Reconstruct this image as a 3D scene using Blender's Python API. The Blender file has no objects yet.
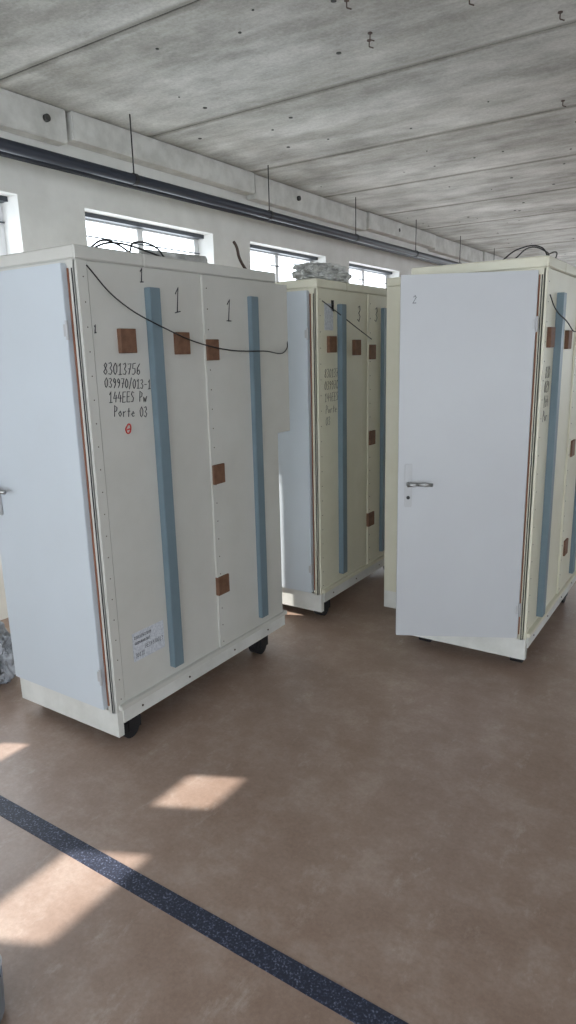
import bpy, bmesh, math, random
from mathutils import Vector, Matrix, noise as mnoise
random.seed(7)
sc=bpy.context.scene
COL=sc.collection
# ---------------------------------------------------------------- materials
def nnoise(nt,tc,scale,detail=6,rough=.6,mapscale=None):
    n=nt.nodes.new('ShaderNodeTexNoise'); n.inputs['Scale'].default_value=scale; n.inputs['Detail'].default_value=detail; n.inputs['Roughness'].default_value=rough
    if mapscale:
        mp=nt.nodes.new('ShaderNodeMapping'); mp.inputs['Scale'].default_value=mapscale
        nt.links.new(tc.outputs['Object'],mp.inputs['Vector']); nt.links.new(mp.outputs['Vector'],n.inputs['Vector'])
    else: nt.links.new(tc.outputs['Object'],n.inputs['Vector'])
    return n
def ramp(nt,src,stops):
    r=nt.nodes.new('ShaderNodeValToRGB'); e=r.color_ramp.elements
    while len(e)<len(stops): e.new(.5)
    for i,(p,c) in enumerate(stops): e[i].position=p; e[i].color=(*c,1)
    nt.links.new(src,r.inputs['Fac']); return r
def mix(nt,a,b,fac,mode='MIX'):
    m=nt.nodes.new('ShaderNodeMix'); m.data_type='RGBA'; m.blend_type=mode
    if isinstance(fac,(int,float)): m.inputs['Factor'].default_value=fac
    else: nt.links.new(fac,m.inputs['Factor'])
    nt.links.new(a,m.inputs['A']); nt.links.new(b,m.inputs['B'])
    return m.outputs['Result']
def mat(name,col,rough=.6,metal=0,noise=None,bump=0,spec=.5):
    m=bpy.data.materials.new(name); m.use_nodes=True
    nt=m.node_tree; b=nt.nodes['Principled BSDF']
    b.inputs['Base Color'].default_value=(*col,1); b.inputs['Roughness'].default_value=rough
    b.inputs['Metallic'].default_value=metal
    b.inputs['Specular IOR Level'].default_value=spec
    if noise:
        s_,amt,col2=noise
        tc=nt.nodes.new('ShaderNodeTexCoord'); n=nnoise(nt,tc,s_,6,.62)
        r=ramp(nt,n.outputs['Fac'],[(.5-amt,col2),(.5+amt,col)]); nt.links.new(r.outputs['Color'],b.inputs['Base Color'])
        if bump:
            bp_=nt.nodes.new('ShaderNodeBump'); bp_.inputs['Strength'].default_value=bump; bp_.inputs['Distance'].default_value=.01
            nt.links.new(n.outputs['Fac'],bp_.inputs['Height']); nt.links.new(bp_.outputs['Normal'],b.inputs['Normal'])
    return m
def floor_mat():
    m=mat('resin_floor',(.3,.2,.15),.42); nt=m.node_tree; b=nt.nodes['Principled BSDF']
    tc=nt.nodes.new('ShaderNodeTexCoord')
    big=nnoise(nt,tc,1.3,5,.6); mid=nnoise(nt,tc,5,9,.75); fine=nnoise(nt,tc,70,4,.7)
    c1=ramp(nt,big.outputs['Fac'],[(.4,(.29,.20,.155)),(.6,(.38,.282,.232))])
    c2=ramp(nt,mid.outputs['Fac'],[(.38,(.265,.178,.136)),(.5,(.33,.235,.188)),(.64,(.44,.35,.30))])
    c=mix(nt,c1.outputs['Color'],c2.outputs['Color'],.55)
    c3=ramp(nt,fine.outputs['Fac'],[(.35,(.86,.86,.86)),(.65,(1.07,1.07,1.07))])
    c=mix(nt,c,c3.outputs['Color'],.7,'MULTIPLY')
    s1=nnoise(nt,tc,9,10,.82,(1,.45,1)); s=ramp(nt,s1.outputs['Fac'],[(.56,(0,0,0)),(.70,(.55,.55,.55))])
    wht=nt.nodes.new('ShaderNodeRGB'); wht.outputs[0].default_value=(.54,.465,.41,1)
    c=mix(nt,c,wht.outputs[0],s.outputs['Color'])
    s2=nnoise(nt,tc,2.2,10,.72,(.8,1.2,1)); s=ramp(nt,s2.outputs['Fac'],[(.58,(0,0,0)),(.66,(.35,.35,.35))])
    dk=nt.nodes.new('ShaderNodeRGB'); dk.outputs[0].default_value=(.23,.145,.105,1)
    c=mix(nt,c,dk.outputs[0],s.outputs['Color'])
    nt.links.new(c,b.inputs['Base Color'])
    rr=ramp(nt,mid.outputs['Fac'],[(.35,(.30,)*3),(.65,(.46,)*3)]); nt.links.new(rr.outputs['Color'],b.inputs['Roughness'])
    return m
def ceil_mat():
    m=mat('precast_concrete',(.4,.4,.38),.85); nt=m.node_tree; b=nt.nodes['Principled BSDF']
    tc=nt.nodes.new('ShaderNodeTexCoord')
    st=nnoise(nt,tc,.9,6,.62,(.6,1.3,1)); md=nnoise(nt,tc,3.5,9,.72,(.7,1.2,1)); fn=nnoise(nt,tc,50,5,.75); str_=nnoise(nt,tc,1.8,7,.65,(.35,1.8,1))
    c1=ramp(nt,st.outputs['Fac'],[(.38,(.28,.272,.25)),(.6,(.54,.535,.505))])
    c2=ramp(nt,md.outputs['Fac'],[(.34,(.21,.203,.185)),(.48,(.42,.415,.39)),(.62,(.61,.605,.575))])
    c=mix(nt,c1.outputs['Color'],c2.outputs['Color'],.5)
    c4=ramp(nt,str_.outputs['Fac'],[(.40,(.72,.71,.68)),(.56,(1.04,1.04,1.04))])
    c=mix(nt,c,c4.outputs['Color'],.75,'MULTIPLY')
    c3=ramp(nt,fn.outputs['Fac'],[(.36,(.76,.76,.76)),(.6,(1.06,1.06,1.06))])
    c=mix(nt,c,c3.outputs['Color'],.65,'MULTIPLY')
    sx=nt.nodes.new('ShaderNodeSeparateXYZ'); nt.links.new(tc.outputs['Object'],sx.inputs[0])
    def mth(op,a,bv):
        n=nt.nodes.new('ShaderNodeMath'); n.operation=op; nt.links.new(a,n.inputs[0])
        if isinstance(bv,(int,float)): n.inputs[1].default_value=bv
        else: nt.links.new(bv,n.inputs[1])
        return n.outputs[0]
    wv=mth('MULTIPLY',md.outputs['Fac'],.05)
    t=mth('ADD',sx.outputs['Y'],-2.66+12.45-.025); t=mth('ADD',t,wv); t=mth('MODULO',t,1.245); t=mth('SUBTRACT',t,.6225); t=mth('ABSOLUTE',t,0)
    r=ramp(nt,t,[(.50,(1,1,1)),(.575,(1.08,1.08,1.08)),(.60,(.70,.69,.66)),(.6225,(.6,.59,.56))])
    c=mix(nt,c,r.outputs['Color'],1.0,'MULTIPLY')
    nt.links.new(c,b.inputs['Base Color'])
    return m
def tape_mat():
    m=mat('speckled_tape',(.03,.035,.06),.55); nt=m.node_tree; b=nt.nodes['Principled BSDF']
    tc=nt.nodes.new('ShaderNodeTexCoord'); n=nnoise(nt,tc,150,2,.5)
    r=ramp(nt,n.outputs['Fac'],[(.48,(.016,.02,.04)),(.6,(.04,.05,.09)),(.74,(.2,.22,.3))])
    nt.links.new(r.outputs['Color'],b.inputs['Base Color']); return m
M=dict(
 floor=floor_mat(),ceil=ceil_mat(),tape=tape_mat(),
 wall=mat('painted_wall',(.66,.655,.635),.8,noise=(3,.12,(.59,.585,.565))),
 ledge=mat('ledge_concrete',(.60,.595,.57),.85,noise=(6,.12,(.47,.465,.44)),bump=.2),
 joint=mat('joint_shadow',(.05,.05,.048),.95),
 cream=mat('cream_polyester',(.71,.685,.565),.5,noise=(3,.2,(.64,.61,.485))),
 panel=mat('pod_panel_white',(.60,.59,.555),.5,noise=(2.2,.2,(.53,.52,.48))),
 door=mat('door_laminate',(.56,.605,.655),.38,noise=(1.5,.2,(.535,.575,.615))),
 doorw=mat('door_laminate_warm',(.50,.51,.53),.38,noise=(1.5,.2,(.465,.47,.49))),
 base=mat('base_white',(.70,.695,.665),.5,noise=(5,.15,(.57,.565,.53))),
 strip=mat('blue_grey_strip',(.165,.225,.265),.5,noise=(6,.2,(.135,.19,.225))),
 wood=mat('brown_plywood',(.19,.095,.055),.7,noise=(30,.15,(.13,.062,.035))),
 redwood=mat('red_wood_edge',(.22,.085,.045),.6),
 black=mat('black_rubber',(.012,.012,.014),.6),
 pipe=mat('dark_pipe',(.018,.022,.034),.45),
 steel=mat('steel',(.42,.42,.42),.32,1),
 hinge=mat('hinge_metal',(.45,.45,.46),.5,.3),
 ink=mat('marker_ink',(.02,.02,.03),.7),
 fade=mat('faded_ink',(.20,.19,.16),.7),
 red=mat('red_marker',(.5,.05,.04),.6),
 paper=mat('paper_label',(.60,.62,.66),.7,noise=(90,.05,(.48,.5,.55))),
 sheet=mat('grey_foil',(.30,.30,.29),.35,noise=(9,.12,(.7,.7,.68)),bump=.6),
 net=mat('grey_plastic_bag',(.40,.42,.45),.5,noise=(12,.15,(.25,.26,.29)),bump=.5),
 bucket=mat('grey_bucket_plastic',(.20,.22,.25),.5),
 frame=mat('window_frame',(.75,.76,.78),.4),
 darkframe=mat('dark_blind_box',(.035,.042,.055),.4),
 gobo=mat('sun_gobo',(.4,.41,.42),.5),
 rust=mat('rusty_metal',(.07,.045,.035),.7),
)
# ---------------------------------------------------------------- helpers
def newobj(name,bm,m,parent=None,smooth=False):
    me=bpy.data.meshes.new(name); bm.to_mesh(me); bm.free()
    o=bpy.data.objects.new(name,me); COL.objects.link(o)
    me.materials.append(M[m] if isinstance(m,str) else m)
    if smooth:
        for p in me.polygons: p.use_smooth=True
    if parent: o.parent=parent
    return o
def bmbox(bm,x0,x1,y0,y1,z0,z1):
    r=bmesh.ops.create_cube(bm,size=1)
    for v in r['verts']:
        v.co=Vector(((x0+x1)/2+v.co.x*(x1-x0),(y0+y1)/2+v.co.y*(y1-y0),(z0+z1)/2+v.co.z*(z1-z0)))
    return r['verts']
def box(name,b,m,parent=None,bevel=0):
    bm=bmesh.new(); bmbox(bm,*b)
    if bevel: bmesh.ops.bevel(bm,geom=bm.edges[:],offset=bevel,segments=2,affect='EDGES')
    return newobj(name,bm,m,parent)
def boxes(name,bl,m,parent=None,bevel=0):
    bm=bmesh.new()
    for b in bl: bmbox(bm,*b)
    if bevel: bmesh.ops.bevel(bm,geom=bm.edges[:],offset=bevel,segments=1,affect='EDGES')
    return newobj(name,bm,m,parent)
def bmcyl(bm,a,b,r,seg=14,r2=None):
    a=Vector(a);b=Vector(b);d=b-a
    q=Vector((0,0,1)).rotation_difference(d.normalized()).to_matrix().to_4x4()
    bmesh.ops.create_cone(bm,cap_ends=True,segments=seg,radius1=r,radius2=r if r2 is None else r2,depth=d.length,matrix=Matrix.Translation((a+b)/2)@q)
def cyl(name,a,b,r,m,parent=None,seg=16):
    bm=bmesh.new(); bmcyl(bm,a,b,r,seg); return newobj(name,bm,m,parent,True)
def wires(name,lists,r,m,parent=None,poly=False):
    cu=bpy.data.curves.new(name,'CURVE'); cu.dimensions='3D'; cu.bevel_depth=r; cu.bevel_resolution=2; cu.resolution_u=8
    for pts in lists:
        if poly:
            s=cu.splines.new('POLY'); s.points.add(len(pts)-1)
            for p,q in zip(pts,s.points): q.co=(*p,1)
        else:
            s=cu.splines.new('BEZIER'); s.bezier_points.add(len(pts)-1)
            for p,bz in zip(pts,s.bezier_points):
                bz.co=p; bz.handle_left_type=bz.handle_right_type='AUTO'
    o=bpy.data.objects.new(name,cu); COL.objects.link(o); cu.materials.append(M[m])
    dg=bpy.context.evaluated_depsgraph_get(); me=bpy.data.meshes.new_from_object(o.evaluated_get(dg))
    bpy.data.objects.remove(o); o2=bpy.data.objects.new(name,me); COL.objects.link(o2)
    if parent: o2.parent=parent
    return o2
def wire(name,pts,r,m,parent=None): return wires(name,[pts],r,m,parent)
def empty(name,loc=(0,0,0),rz=0,parent=None):
    e=bpy.data.objects.new(name,None); COL.objects.link(e); e.location=loc; e.rotation_euler=(0,0,rz); e.empty_display_size=.1
    if parent: e.parent=parent
    return e
GL={'0':[[(.1,.2),(.05,.6),(.25,1),(.45,.7),(.45,.25),(.25,0),(.1,.2)]],
'1':[[(.1,.72),(.28,1),(.26,0)],[(.08,.0),(.46,.02)]],
'3':[[(.05,.9),(.3,1),(.4,.75),(.2,.52),(.45,.3),(.3,.0),(.03,.1)]],
'5':[[(.45,1),(.12,.97),(.1,.55),(.38,.55),(.42,.2),(.2,0),(.03,.08)]],
'6':[[(.4,1),(.12,.6),(.08,.15),(.28,0),(.44,.2),(.32,.45),(.1,.3)]],
'7':[[(.05,.95),(.45,1),(.2,0)],[(.12,.5),(.4,.52)]],
'9':[[(.42,.75),(.2,.98),(.08,.7),(.25,.52),(.42,.75),(.38,.3),(.2,0)]],
'4':[[(.25,1),(.05,.4),(.5,.42)],[(.38,.7),(.34,0)]],
'8':[[(.25,.52),(.08,.78),(.25,1),(.42,.78),(.25,.52),(.05,.22),(.25,0),(.45,.22),(.25,.52)]],
'2':[[(.05,.8),(.25,1),(.42,.75),(.05,0),(.5,.03)]],
'/':[[(.1,-.1),(.4,1.1)]],'-':[[(.08,.45),(.4,.48)]],
'G':[[(.45,.85),(.2,1),(.05,.45),(.25,0),(.45,.2),(.45,.45),(.28,.45)]],
'E':[[(.45,1),(.1,.98),(.08,.0),(.45,.02)],[(.1,.5),(.38,.52)]],
'S':[[(.42,.9),(.2,1),(.08,.75),(.38,.4),(.3,.02),(.03,.08)]],
'P':[[(.1,0),(.1,1),(.42,.85),(.38,.5),(.1,.45)]],
'w':[[(.03,.5),(.12,0),(.25,.4),(.36,0),(.5,.55)]],'o':[[(.25,.5),(.05,.25),(.25,0),(.42,.25),(.25,.5)]],
'r':[[(.1,.5),(.12,0)],[(.12,.35),(.38,.5)]],'t':[[(.25,.85),(.22,0)],[(.08,.5),(.42,.52)]],'e':[[(.08,.25),(.42,.3),(.25,.5),(.06,.22),(.25,0),(.42,.08)]]}
def write(name,lines,parent,x,m='ink',r=.0016,front=False):
    """lines: (string,y,z,height,slope); written on the +X side face (reads toward +Y), or on the -Y face when front"""
    L=[]
    for s,y,z,hh,sl in lines:
        for k,ch in enumerate(s):
            for st in GL.get(ch,[]):
                pts=[]
                for a,b in st:
                    u=(k*.58+a+.12*b)*hh*.95; v=b*hh+u*sl+random.uniform(-.03,.03)*hh
                    pts.append((y+u,x,z+v) if front else (x,y+u,z+v))
                L.append(pts)
    return wires(name,L,r,m,parent,poly=True)
def crumple(name,rx,ry,rz,m,loc,parent=None,seed=0,amp=.35,fr=4):
    bm=bmesh.new(); bmesh.ops.create_icosphere(bm,subdivisions=5,radius=1)
    for v in bm.verts:
        n=v.co.normalized(); k=1+amp*mnoise.noise(n*fr*.5+Vector((seed,0,0)))+amp*.5*mnoise.noise(n*fr*1.6+Vector((0,seed,0)))+amp*.3*abs(mnoise.noise(n*fr*3.5))
        v.co=Vector((n.x*rx*k,n.y*ry*k,max(-.9,n.z*k)*rz))
    o=newobj(name,bm,m,parent); o.location=loc
    return o
# ---------------------------------------------------------------- room
ZC=3.18; XW=-3.85; XR=6.0; YB=-3.2; YF=17.0
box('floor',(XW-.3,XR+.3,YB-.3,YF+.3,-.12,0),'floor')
bm=bmesh.new()
y=2.66-1.245*6; joints=[]
while y<YF+.3:
    bmbox(bm,XW-.3,XR+.3,y+.006,min(y+1.245,YF+.35)-.006,ZC,ZC+.2); joints.append(y); y+=1.245
bmbox(bm,XW-.3,XR+.3,YB-.3,YF+.3,ZC+.05,ZC+.25)
newobj('ceiling',bm,'ceil')
bm=bmesh.new()
for j in joints:
    bmbox(bm,XW-.2,XR+.2,j-.0055,j+.0055,ZC+.004,ZC+.03)
newobj('ceiling_joint_shade',bm,'joint')  # near-black strips stand in for the shade inside the open joints
bm=bmesh.new()
for j in joints:
    for k in range(18):
        x=random.uniform(XW+.3,2.5); yy=j+random.choice([.25,.4,.8,1.0])+random.uniform(-.05,.05)
        r=random.choice([.006,.009,.014]); bmcyl(bm,(x,yy,ZC-.003),(x,yy,ZC+.001),r,8)
newobj('ceiling_anchor_holes',bm,'joint')
for i,(x,yy) in enumerate([(-1.76,3.47),(-1.66,3.05),(-1.2,3.35),(-1.15,5.0),(-.9,3.75),(-1.72,3.4)]):
    e=empty('ceiling_hook' if i==0 else 'ceiling_hook.%03d'%i,(x,yy,ZC))
    bm=bmesh.new(); bmcyl(bm,(0,0,0),(0,0,-.03),.003,8); bmcyl(bm,(0,0,-.03),(.02,.008,-.038),.003,8); bmcyl(bm,(0,0,0),(0,0,-.004),.012,10)
    newobj('hook_rod',bm,'rust',e)
WZ0,WZ1=.95,2.64
T=.28
bl=[(XW-T,XW,YB,YF,0,WZ0),(XW-T,XW,YB,YF,WZ1,ZC)]
ws=[(-2.29+1.88*i,-2.29+1.88*i+1.36) for i in range(0,10)]
prev=YB
for a,b in ws:
    bl.append((XW-T,XW,prev,a,WZ0,WZ1)); prev=b
bl.append((XW-T,XW,prev,YF,WZ0,WZ1))
boxes('wall_left',bl,'wall')
for i,(a,b) in enumerate(ws):
    e=empty('window_%d'%(i+1),(XW-.2,0,0))
    boxes('window_frame',[(-.03,.03,a,a+.05,WZ0,WZ1),(-.03,.03,b-.05,b,WZ0,WZ1),(-.029,.029,a,b,WZ0,WZ0+.05),(-.029,.029,a,b,WZ1-.04,WZ1),(-.028,.028,(a+b)/2-.03,(a+b)/2+.03,WZ0,WZ1)],'frame',e)
    if i!=1: boxes('blind_box',[(.02,.1,a,b,WZ1-.03,WZ1),(.035,.045,a,b,WZ1-.15,WZ1-.142)],'darkframe',e)
    else:
        # added unseen panel, its openings cut to shape the sun patches on the floor
        op=[(-.41,.10,2.12,2.37),(.38,.60,2.19,2.39),(.62,.78,1.36,1.48)]
        yb=sorted({a,b}|{q for o_ in op for q in o_[:2] if a<q<b}); zb_=sorted({WZ0,WZ1}|{q for o_ in op for q in o_[2:]})
        bl2=[]
        for y0,y1 in zip(yb,yb[1:]):
            for z0,z1 in zip(zb_,zb_[1:]):
                cy,cz=(y0+y1)/2,(z0+z1)/2
                if not any(o_[0]<=cy<=o_[1] and o_[2]<=cz<=o_[3] for o_ in op): bl2.append((.05,.065,y0,y1,z0,z1))
        boxes('sun_gobo',bl2,'gobo',e)
bl=[(XW,XR,YF,YF+.3,0,.9),(XW,XR,YF,YF+.3,2.7,ZC)]
for x in [XW,-1.6,.7,3.0,5.3]: bl.append((x,x+.7,YF,YF+.3,.9,2.7))
boxes('wall_far',bl,'wall')
bl=[(XW,XR,YB-.3,YB,0,.3),(XW,XR,YB-.3,YB,2.95,ZC)]
for x in [XW,-1.0,2.2,5.5]: bl.append((x,x+.4,YB-.3,YB,.3,2.95))
boxes('wall_near',bl,'wall')
bl=[(XR,XR+.3,YB,.6,0,.6),(XR,XR+.3,YB,.6,2.9,ZC),(XR,XR+.3,.6,9,0,ZC),(XR,XR+.3,9,YF,0,.9),(XR,XR+.3,9,YF,2.9,ZC)]
yy=YB
while yy<.6: bl.append((XR,XR+.3,yy,yy+.4,.6,2.9)); yy+=2.5
boxes('wall_right',bl,'wall')
e=empty('trim_1')
ys=[(-3.1,-1.05,.20),(-1.04,1.3,.16),(1.31,3.18,.20),(3.21,5.17,.17),(5.2,7.35,.2),(7.37,9.4,.17),(9.42,11.5,.2),(11.52,13.6,.17),(13.62,16.9,.2)]
for i,(a,b,hh) in enumerate(ys):
    box('ledge_block_%d'%i,(XW,XW+.10+(i%2)*.02,a,b,ZC-hh,ZC-.002),'ledge',e,.006)
bm=bmesh.new()
for yy in (3.02,2.62,5.9,8.2): bmcyl(bm,(XW+.09,yy,ZC-.09),(XW+.1215,yy,ZC-.09),.022,16)
newobj('ledge_hole',bm,'joint',e)
XP=-3.5; ZP=2.79
e=empty('suspended_pipe')
cyl('pipe',(XP,YB+.1,ZP),(XP,YF-.1,ZP),.033,'pipe',e)
bm=bmesh.new()
yy=3.49-1.56*4
while yy<YF-.3:
    bmcyl(bm,(XP,yy,ZP),(XP,yy,ZC-.0005),.0045,8); bmcyl(bm,(XP,yy-.015,ZP),(XP,yy+.015,ZP),.038,16); yy+=1.56
newobj('threaded_rods',bm,'black',e)
cyl('conduit',(XP-.3,YB+.1,2.84),(XP-.3,YF-.1,2.84),.018,'pipe',e)
box('floor_marking_tape',(XW+.02,2.5,1.197,1.268,0,.002),'tape')
# ---------------------------------------------------------------- pods
def pod(name,xr,yf,open_ang=0,W=.65,L=1.27,H=2.05,hinge=.045,dw=.61,zh=1.0,seam=.70,body='cream',panel='panel',door='door',squares=(),strips=(),sw=.06,wirepts=None,ext=.3,extL=True):
    P=empty(name,(xr,yf,0))
    zb,zt=.06,.17; zt2=H-.05; zs=.118; zp=.205
    bm=bmesh.new()
    bmbox(bm,-W,.012,0,.03,zb,zt+.005)
    bmbox(bm,-.03,.018,.03,L,zs,zp-.022); bmbox(bm,-W+.001,-.03,L-.03,L-.001,zs,zt-.02); bmbox(bm,-W+.002,-W+.03,.031,L-.03,zs,zt-.02)
    bmbox(bm,-W-ext,-W,.33,.36,zb,zt); bmbox(bm,-W-ext+.001,-W-ext+.03,.36,L,zs,zt-.001)
    newobj('base_plinth',bm,'base',P)
    box('base_flange',(-.02,.03,.012,L+.01,zp-.022,zp),body,P,.003)
    boxes('shell',[(-.04,0,.03,L,zt,zt2),(-W-ext+.04,-.04,L-.04,L-.002,zt,zt2),(-W,-W+.03,.031,.36,zt,zt2),(-W-ext,-W,.33,.37,zt,zt2),(-W-ext,-W-ext+.04,.37,L,zt,zt2),(-W-ext+.04,-.04,.37,L-.04,zt-.03,zt)],body,P)
    boxes('roof',[(-W-.008,.014,-.008,.34,zt2,H),(-W-ext-.01,.014,.34,L+.01,zt2,H)],body,P,.006)
    boxes('door_frame',[(-hinge+.004,0,0,.05,zt,zt2),(-W,-W+.03,0,.03,zt,zt2),(-W+.03,-hinge+.004,0,.05,zt2-.02,zt2)],body,P)
    box('red_jamb_edge',(-hinge+.007,-hinge+.013,-.005,.0,zt+.03,zt2-.03),'redwood',P)
    box('black_seal',(-.016,-.011,-.003,.0,zt,zt2-.03),'black',P)
    D=empty('door_leaf',(-hinge,-.004,0),open_ang,P)
    box('door_panel',(-dw,0,-.02,.02,zt+.015,zt2-.012),door,D,.002)
    bm=bmesh.new()
    for z in (.34,1.75): bmcyl(bm,(.004,-.022,z-.035),(.004,-.022,z+.035),.006,10); bmbox(bm,-.016,.004,-.022,-.02,z-.022,z+.022)
    newobj('hinges',bm,'hinge',D)
    hx=-dw+.05
    bm=bmesh.new(); bmbox(bm,hx-.019,hx+.019,-.030,-.02,zh-.12,zh+.10)
    bmesh.ops.bevel(bm,geom=bm.edges[:],offset=.004,segments=2,affect='EDGES')
    newobj('handle_plate',bm,'hinge',D)
    bm=bmesh.new(); bmcyl(bm,(hx,-.03,zh+.0),(hx,-.07,zh),.010,12); bmcyl(bm,(hx-.005,-.066,zh),(hx+.045,-.07,zh+.004),.009,12); bmcyl(bm,(hx+.045,-.07,zh+.004),(hx+.115,-.066,zh+.0),.009,12)
    newobj('lever_handle',bm,'steel',D,True)
    bm=bmesh.new(); bmcyl(bm,(hx,-.03,zh-.07),(hx,-.034,zh-.07),.009,12); newobj('keyhole',bm,'black',D)
    box('side_panel_a',(0,.008,.05,seam+.005,zt+.01,zt2-.004),panel,P,.002)
    bm=bmesh.new(); bmbox(bm,0,.018,seam-.01,L-.02,zt+.02,zt2-.004)
    if extL: bmbox(bm,-.02,.0178,L-.025,L+.10,1.23,zt2-.0045)
    newobj('side_panel_b',bm,panel,P)
    box('corner_post',(-.01,.011,.0,.05,zt,zt2),body,P,.003)
    bm=bmesh.new()
    for k in range(20): z=zt+.06+k*.09; bmcyl(bm,(.015,seam+.015,z),(.0195,seam+.015,z),.003,8)
    for k in range(20): z=zt+.06+k*.09; bmcyl(bm,(.008,.028,z),(.0125,.028,z),.0025,8)
    newobj('rivets',bm,'rust',P)
    for k,(a,z0,z1) in enumerate(strips): box('blue_strip_%d'%(k+1),(.008,.042,a,a+sw,z0,z1),'strip',P,.002)
    boxes('plywood_squares',[(.006,.028,a-.042,a+.042,z-.047,z+.047) for a,z in squares],'wood',P,.002)
    bm=bmesh.new()
    for a in (.10,L-.18):
        for xx in (-.05,-W+.08):
            bmcyl(bm,(xx-.03,a,.045),(xx+.03,a,.045),.045,20); bmcyl(bm,(xx-.036,a,.045),(xx+.036,a,.045),.014,12)
            bmbox(bm,xx-.038,xx-.032,a-.02,a+.05,.04,zs); bmbox(bm,xx+.032,xx+.038,a-.02,a+.05,.04,zs); bmbox(bm,xx-.045,xx+.045,a-.05,a+.07,zs-.012,zs+.01)
    newobj('casters',bm,'black',P)
    bm=bmesh.new()
    for a in (.14,.45,.8,1.1): bmcyl(bm,(.018,a,.15),(.021,a,.15),.005,8)
    newobj('base_screws',bm,'rust',P)
    if wirepts: wire('side_wire',wirepts,.0028,'black',P)
    return P
p1=pod('sanitary_pod',-2.07,1.73,0,W=.66,zh=1.10,body='panel',
  strips=[(.335,.25,1.92),(1.02,.25,1.92)],squares=[(.215,1.71),(.535,1.70),(.735,1.67),(.735,1.09),(.73,.53)],
  wirepts=[(.02,.04,1.98),(.03,.16,1.87),(.05,.40,1.76),(.05,.72,1.68),(.05,1.1,1.66),(.03,1.34,1.67),(.0,1.38,1.75)])
write('writing',[('83013756',.085,1.585,.045,-.05),('039970/013-1',.085,1.535,.038,-.08),('144EES Pw',.10,1.475,.042,-.05),('Porte 03',.12,1.42,.042,-.1)],p1,.0095)
write('numbers',[('1',.31,1.94,.055,0),('1',.50,1.83,.10,0),('1',.055,1.74,.03,0)],p1,.0095,r=.0022)
write('numbers_rear',[('1',.84,1.80,.10,0)],p1,.0195,r=.0022)
box('paper_label',(.008,.0095,.12,.31,.36,.49),'paper',p1)
write('label_print',[('8301375613099',.13,.46,.014,0),('G0399703013013',.13,.435,.012,0),('PES4970013',.19,.40,.02,0),('30131',.13,.375,.02,0)],p1,.0098,r=.0008)
wires('red_heart_mark',[[(.0095,.185,1.375),(.0095,.198,1.382),(.0095,.205,1.365),(.0095,.19,1.345),(.0095,.178,1.362),(.0095,.185,1.375)],[(.0095,.182,1.36),(.0095,.198,1.362)]],.003,'red',p1)
wires('roof_cables',[[(-.02,.10,2.05),(-.03,.17,2.085),(-.04,.26,2.08),(-.03,.32,2.05)],[(-.02,.30,2.055),(-.05,.36,2.10),(-.03,.46,2.09),(-.02,.50,2.05)],[(-.10,.15,2.05),(-.12,.3,2.10),(-.1,.5,2.08),(-.1,.62,2.055)]],.004,'black',p1)
wire('roof_hook',[(-.02,.98,2.17),(-.02,1.0,2.15),(-.02,1.02,2.10),(-.02,1.08,2.04)],.007,'rust',p1)
cyl('roof_pipe_stub',(-.15,.5,2.075),(-.10,.85,2.075),.025,'sheet',p1)
p3=pod('sanitary_pod.001',-2.05,3.39,0,extL=False,L=1.3,seam=.63,W=.62,dw=.57,panel='cream',sw=.055,
  strips=[(.23,.25,1.92),(.80,.25,1.92)],squares=[(.15,1.69),(.46,1.67),(.67,1.64),(.67,1.08),(.66,.52)],
  wirepts=[(.02,.04,1.93),(.03,.2,1.87),(.05,.45,1.77),(.05,.6,1.72)])
write('writing',[('830137',.07,1.5,.05,0),('039970',.07,1.43,.05,0),('144EES',.07,1.36,.05,0),('Porte',.08,1.29,.05,0),('03',.08,1.22,.05,0)],p3,.0095,'fade',r=.0014)
write('numbers',[('3',.48,1.83,.09,0)],p3,.0095); write('numbers_rear',[('3',.70,1.83,.09,0)],p3,.0195)
box('paper_label',(.008,.0095,.08,.18,1.77,1.92),'paper',p3)
box('black_tag',(.008,.0095,.16,.19,1.88,1.94),'black',p3)
crumple('foil_roll',.12,.27,.06,'sheet',(-.15,.32,2.10),p3,3)
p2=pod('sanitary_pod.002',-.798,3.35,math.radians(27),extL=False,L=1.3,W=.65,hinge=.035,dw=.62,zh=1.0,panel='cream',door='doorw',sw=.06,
  strips=[(.21,.23,1.9),(.98,.25,1.92)],squares=[(.10,1.69),(.49,1.68),(.79,1.64),(.79,1.07),(.80,.47)],
  wirepts=[(.02,.02,1.88),(.03,.1,1.82),(.05,.25,1.77),(.05,.5,1.72),(.05,.9,1.85)])
write('writing',[('830',.07,1.5,.055,0),('039',.07,1.43,.055,0),('144',.07,1.36,.055,0),('Por',.07,1.29,.055,0)],p2,.0095,'fade',r=.0012)
dl=[c for c in p2.children if c.name.startswith('door_leaf')][0]
write('door_number',[('2',-.565,1.86,.035,0)],dl,-.0205,front=True)
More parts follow.
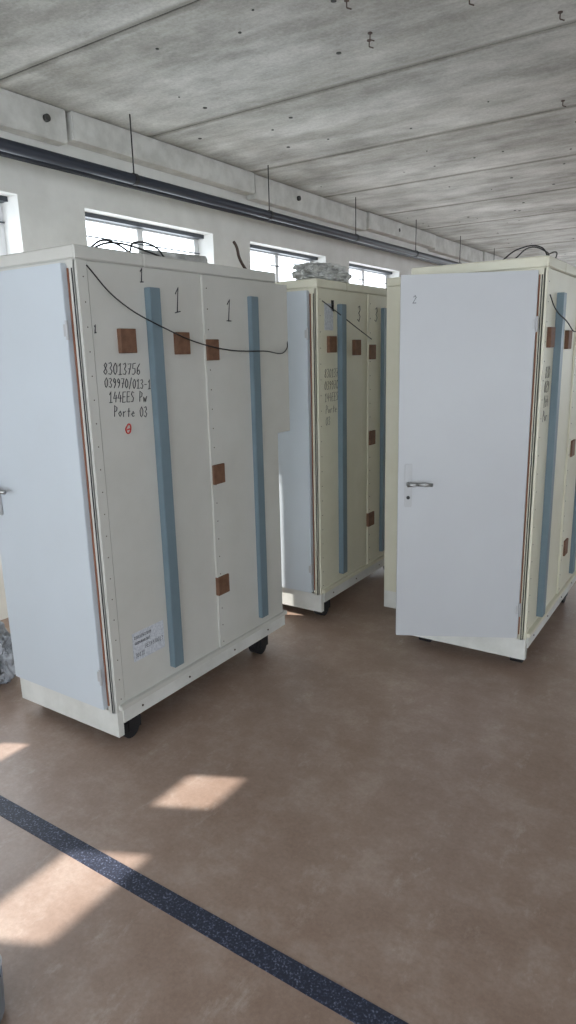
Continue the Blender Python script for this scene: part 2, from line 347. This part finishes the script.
wires('roof_cables',[[(-.22,.05,2.05),(-.15,.08,2.10),(-.05,.10,2.10),(-.02,.12,2.05)],[(-.16,.06,2.055),(-.1,.1,2.105),(-.03,.1,2.08),(0,.05,2.05)],[(-.05,.1,2.05),(.0,.15,2.08),(-.02,.25,2.05)]],.003,'black',p2)
crumple('crumpled_plastic_bag',.10,.10,.16,'net',(-3.08,1.83,.145),None,9,.4)
bk=empty('grey_bucket',(-1.475,.665,0))
bm=bmesh.new(); bmcyl(bm,(0,0,0),(0,0,.13),.085,32,.1)
for f_ in [f_ for f_ in bm.faces if f_.normal.z>.9 and len(f_.verts)>4]:
    r=bmesh.ops.inset_region(bm,faces=[f_],thickness=.006)
    bmesh.ops.translate(bm,verts=f_.verts[:],vec=(0,0,-.115))
newobj('bucket_body',bm,'bucket',bk)
wire('bucket_bail',[(-.1,0,.125),(-.07,.06,.135),(0,.105,.13),(.07,.06,.135),(.1,0,.125)],.002,'steel',bk)
# ---------------------------------------------------------------- light
w=bpy.data.worlds.new('world'); sc.world=w; w.use_nodes=True
bg=w.node_tree.nodes['Background']; bg.inputs[0].default_value=(.85,.93,1.0,1); bg.inputs[1].default_value=4.7
sd=Vector((1,.5,-.95))
s=bpy.data.lights.new('sun','SUN'); s.energy=9; s.angle=.012; s.color=(1,.97,.91)
so=bpy.data.objects.new('sun',s); COL.objects.link(so); so.rotation_euler=sd.to_track_quat('-Z','Y').to_euler(); so.location=(-8,-3,6)
# ---------------------------------------------------------------- camera
f,yaw,pitch,roll=671.84,.59061,.23304,-.02472
F=Vector((-math.sin(yaw)*math.cos(pitch),math.cos(yaw)*math.cos(pitch),-math.sin(pitch)))
R=Vector((math.cos(yaw),math.sin(yaw),0)); U=R.cross(F)
R2=math.cos(roll)*R+math.sin(roll)*U; U2=-math.sin(roll)*R+math.cos(roll)*U
cam=bpy.data.cameras.new('camera'); co=bpy.data.objects.new('camera',cam); COL.objects.link(co)
mt=Matrix((R2,U2,-F)).transposed().to_4x4(); mt.translation=(0,0,1.65); co.matrix_world=mt
cam.sensor_fit='VERTICAL'; cam.sensor_height=36; cam.lens=36*f/1024; cam.clip_start=.02
sc.camera=co
sc.view_settings.view_transform='Standard'
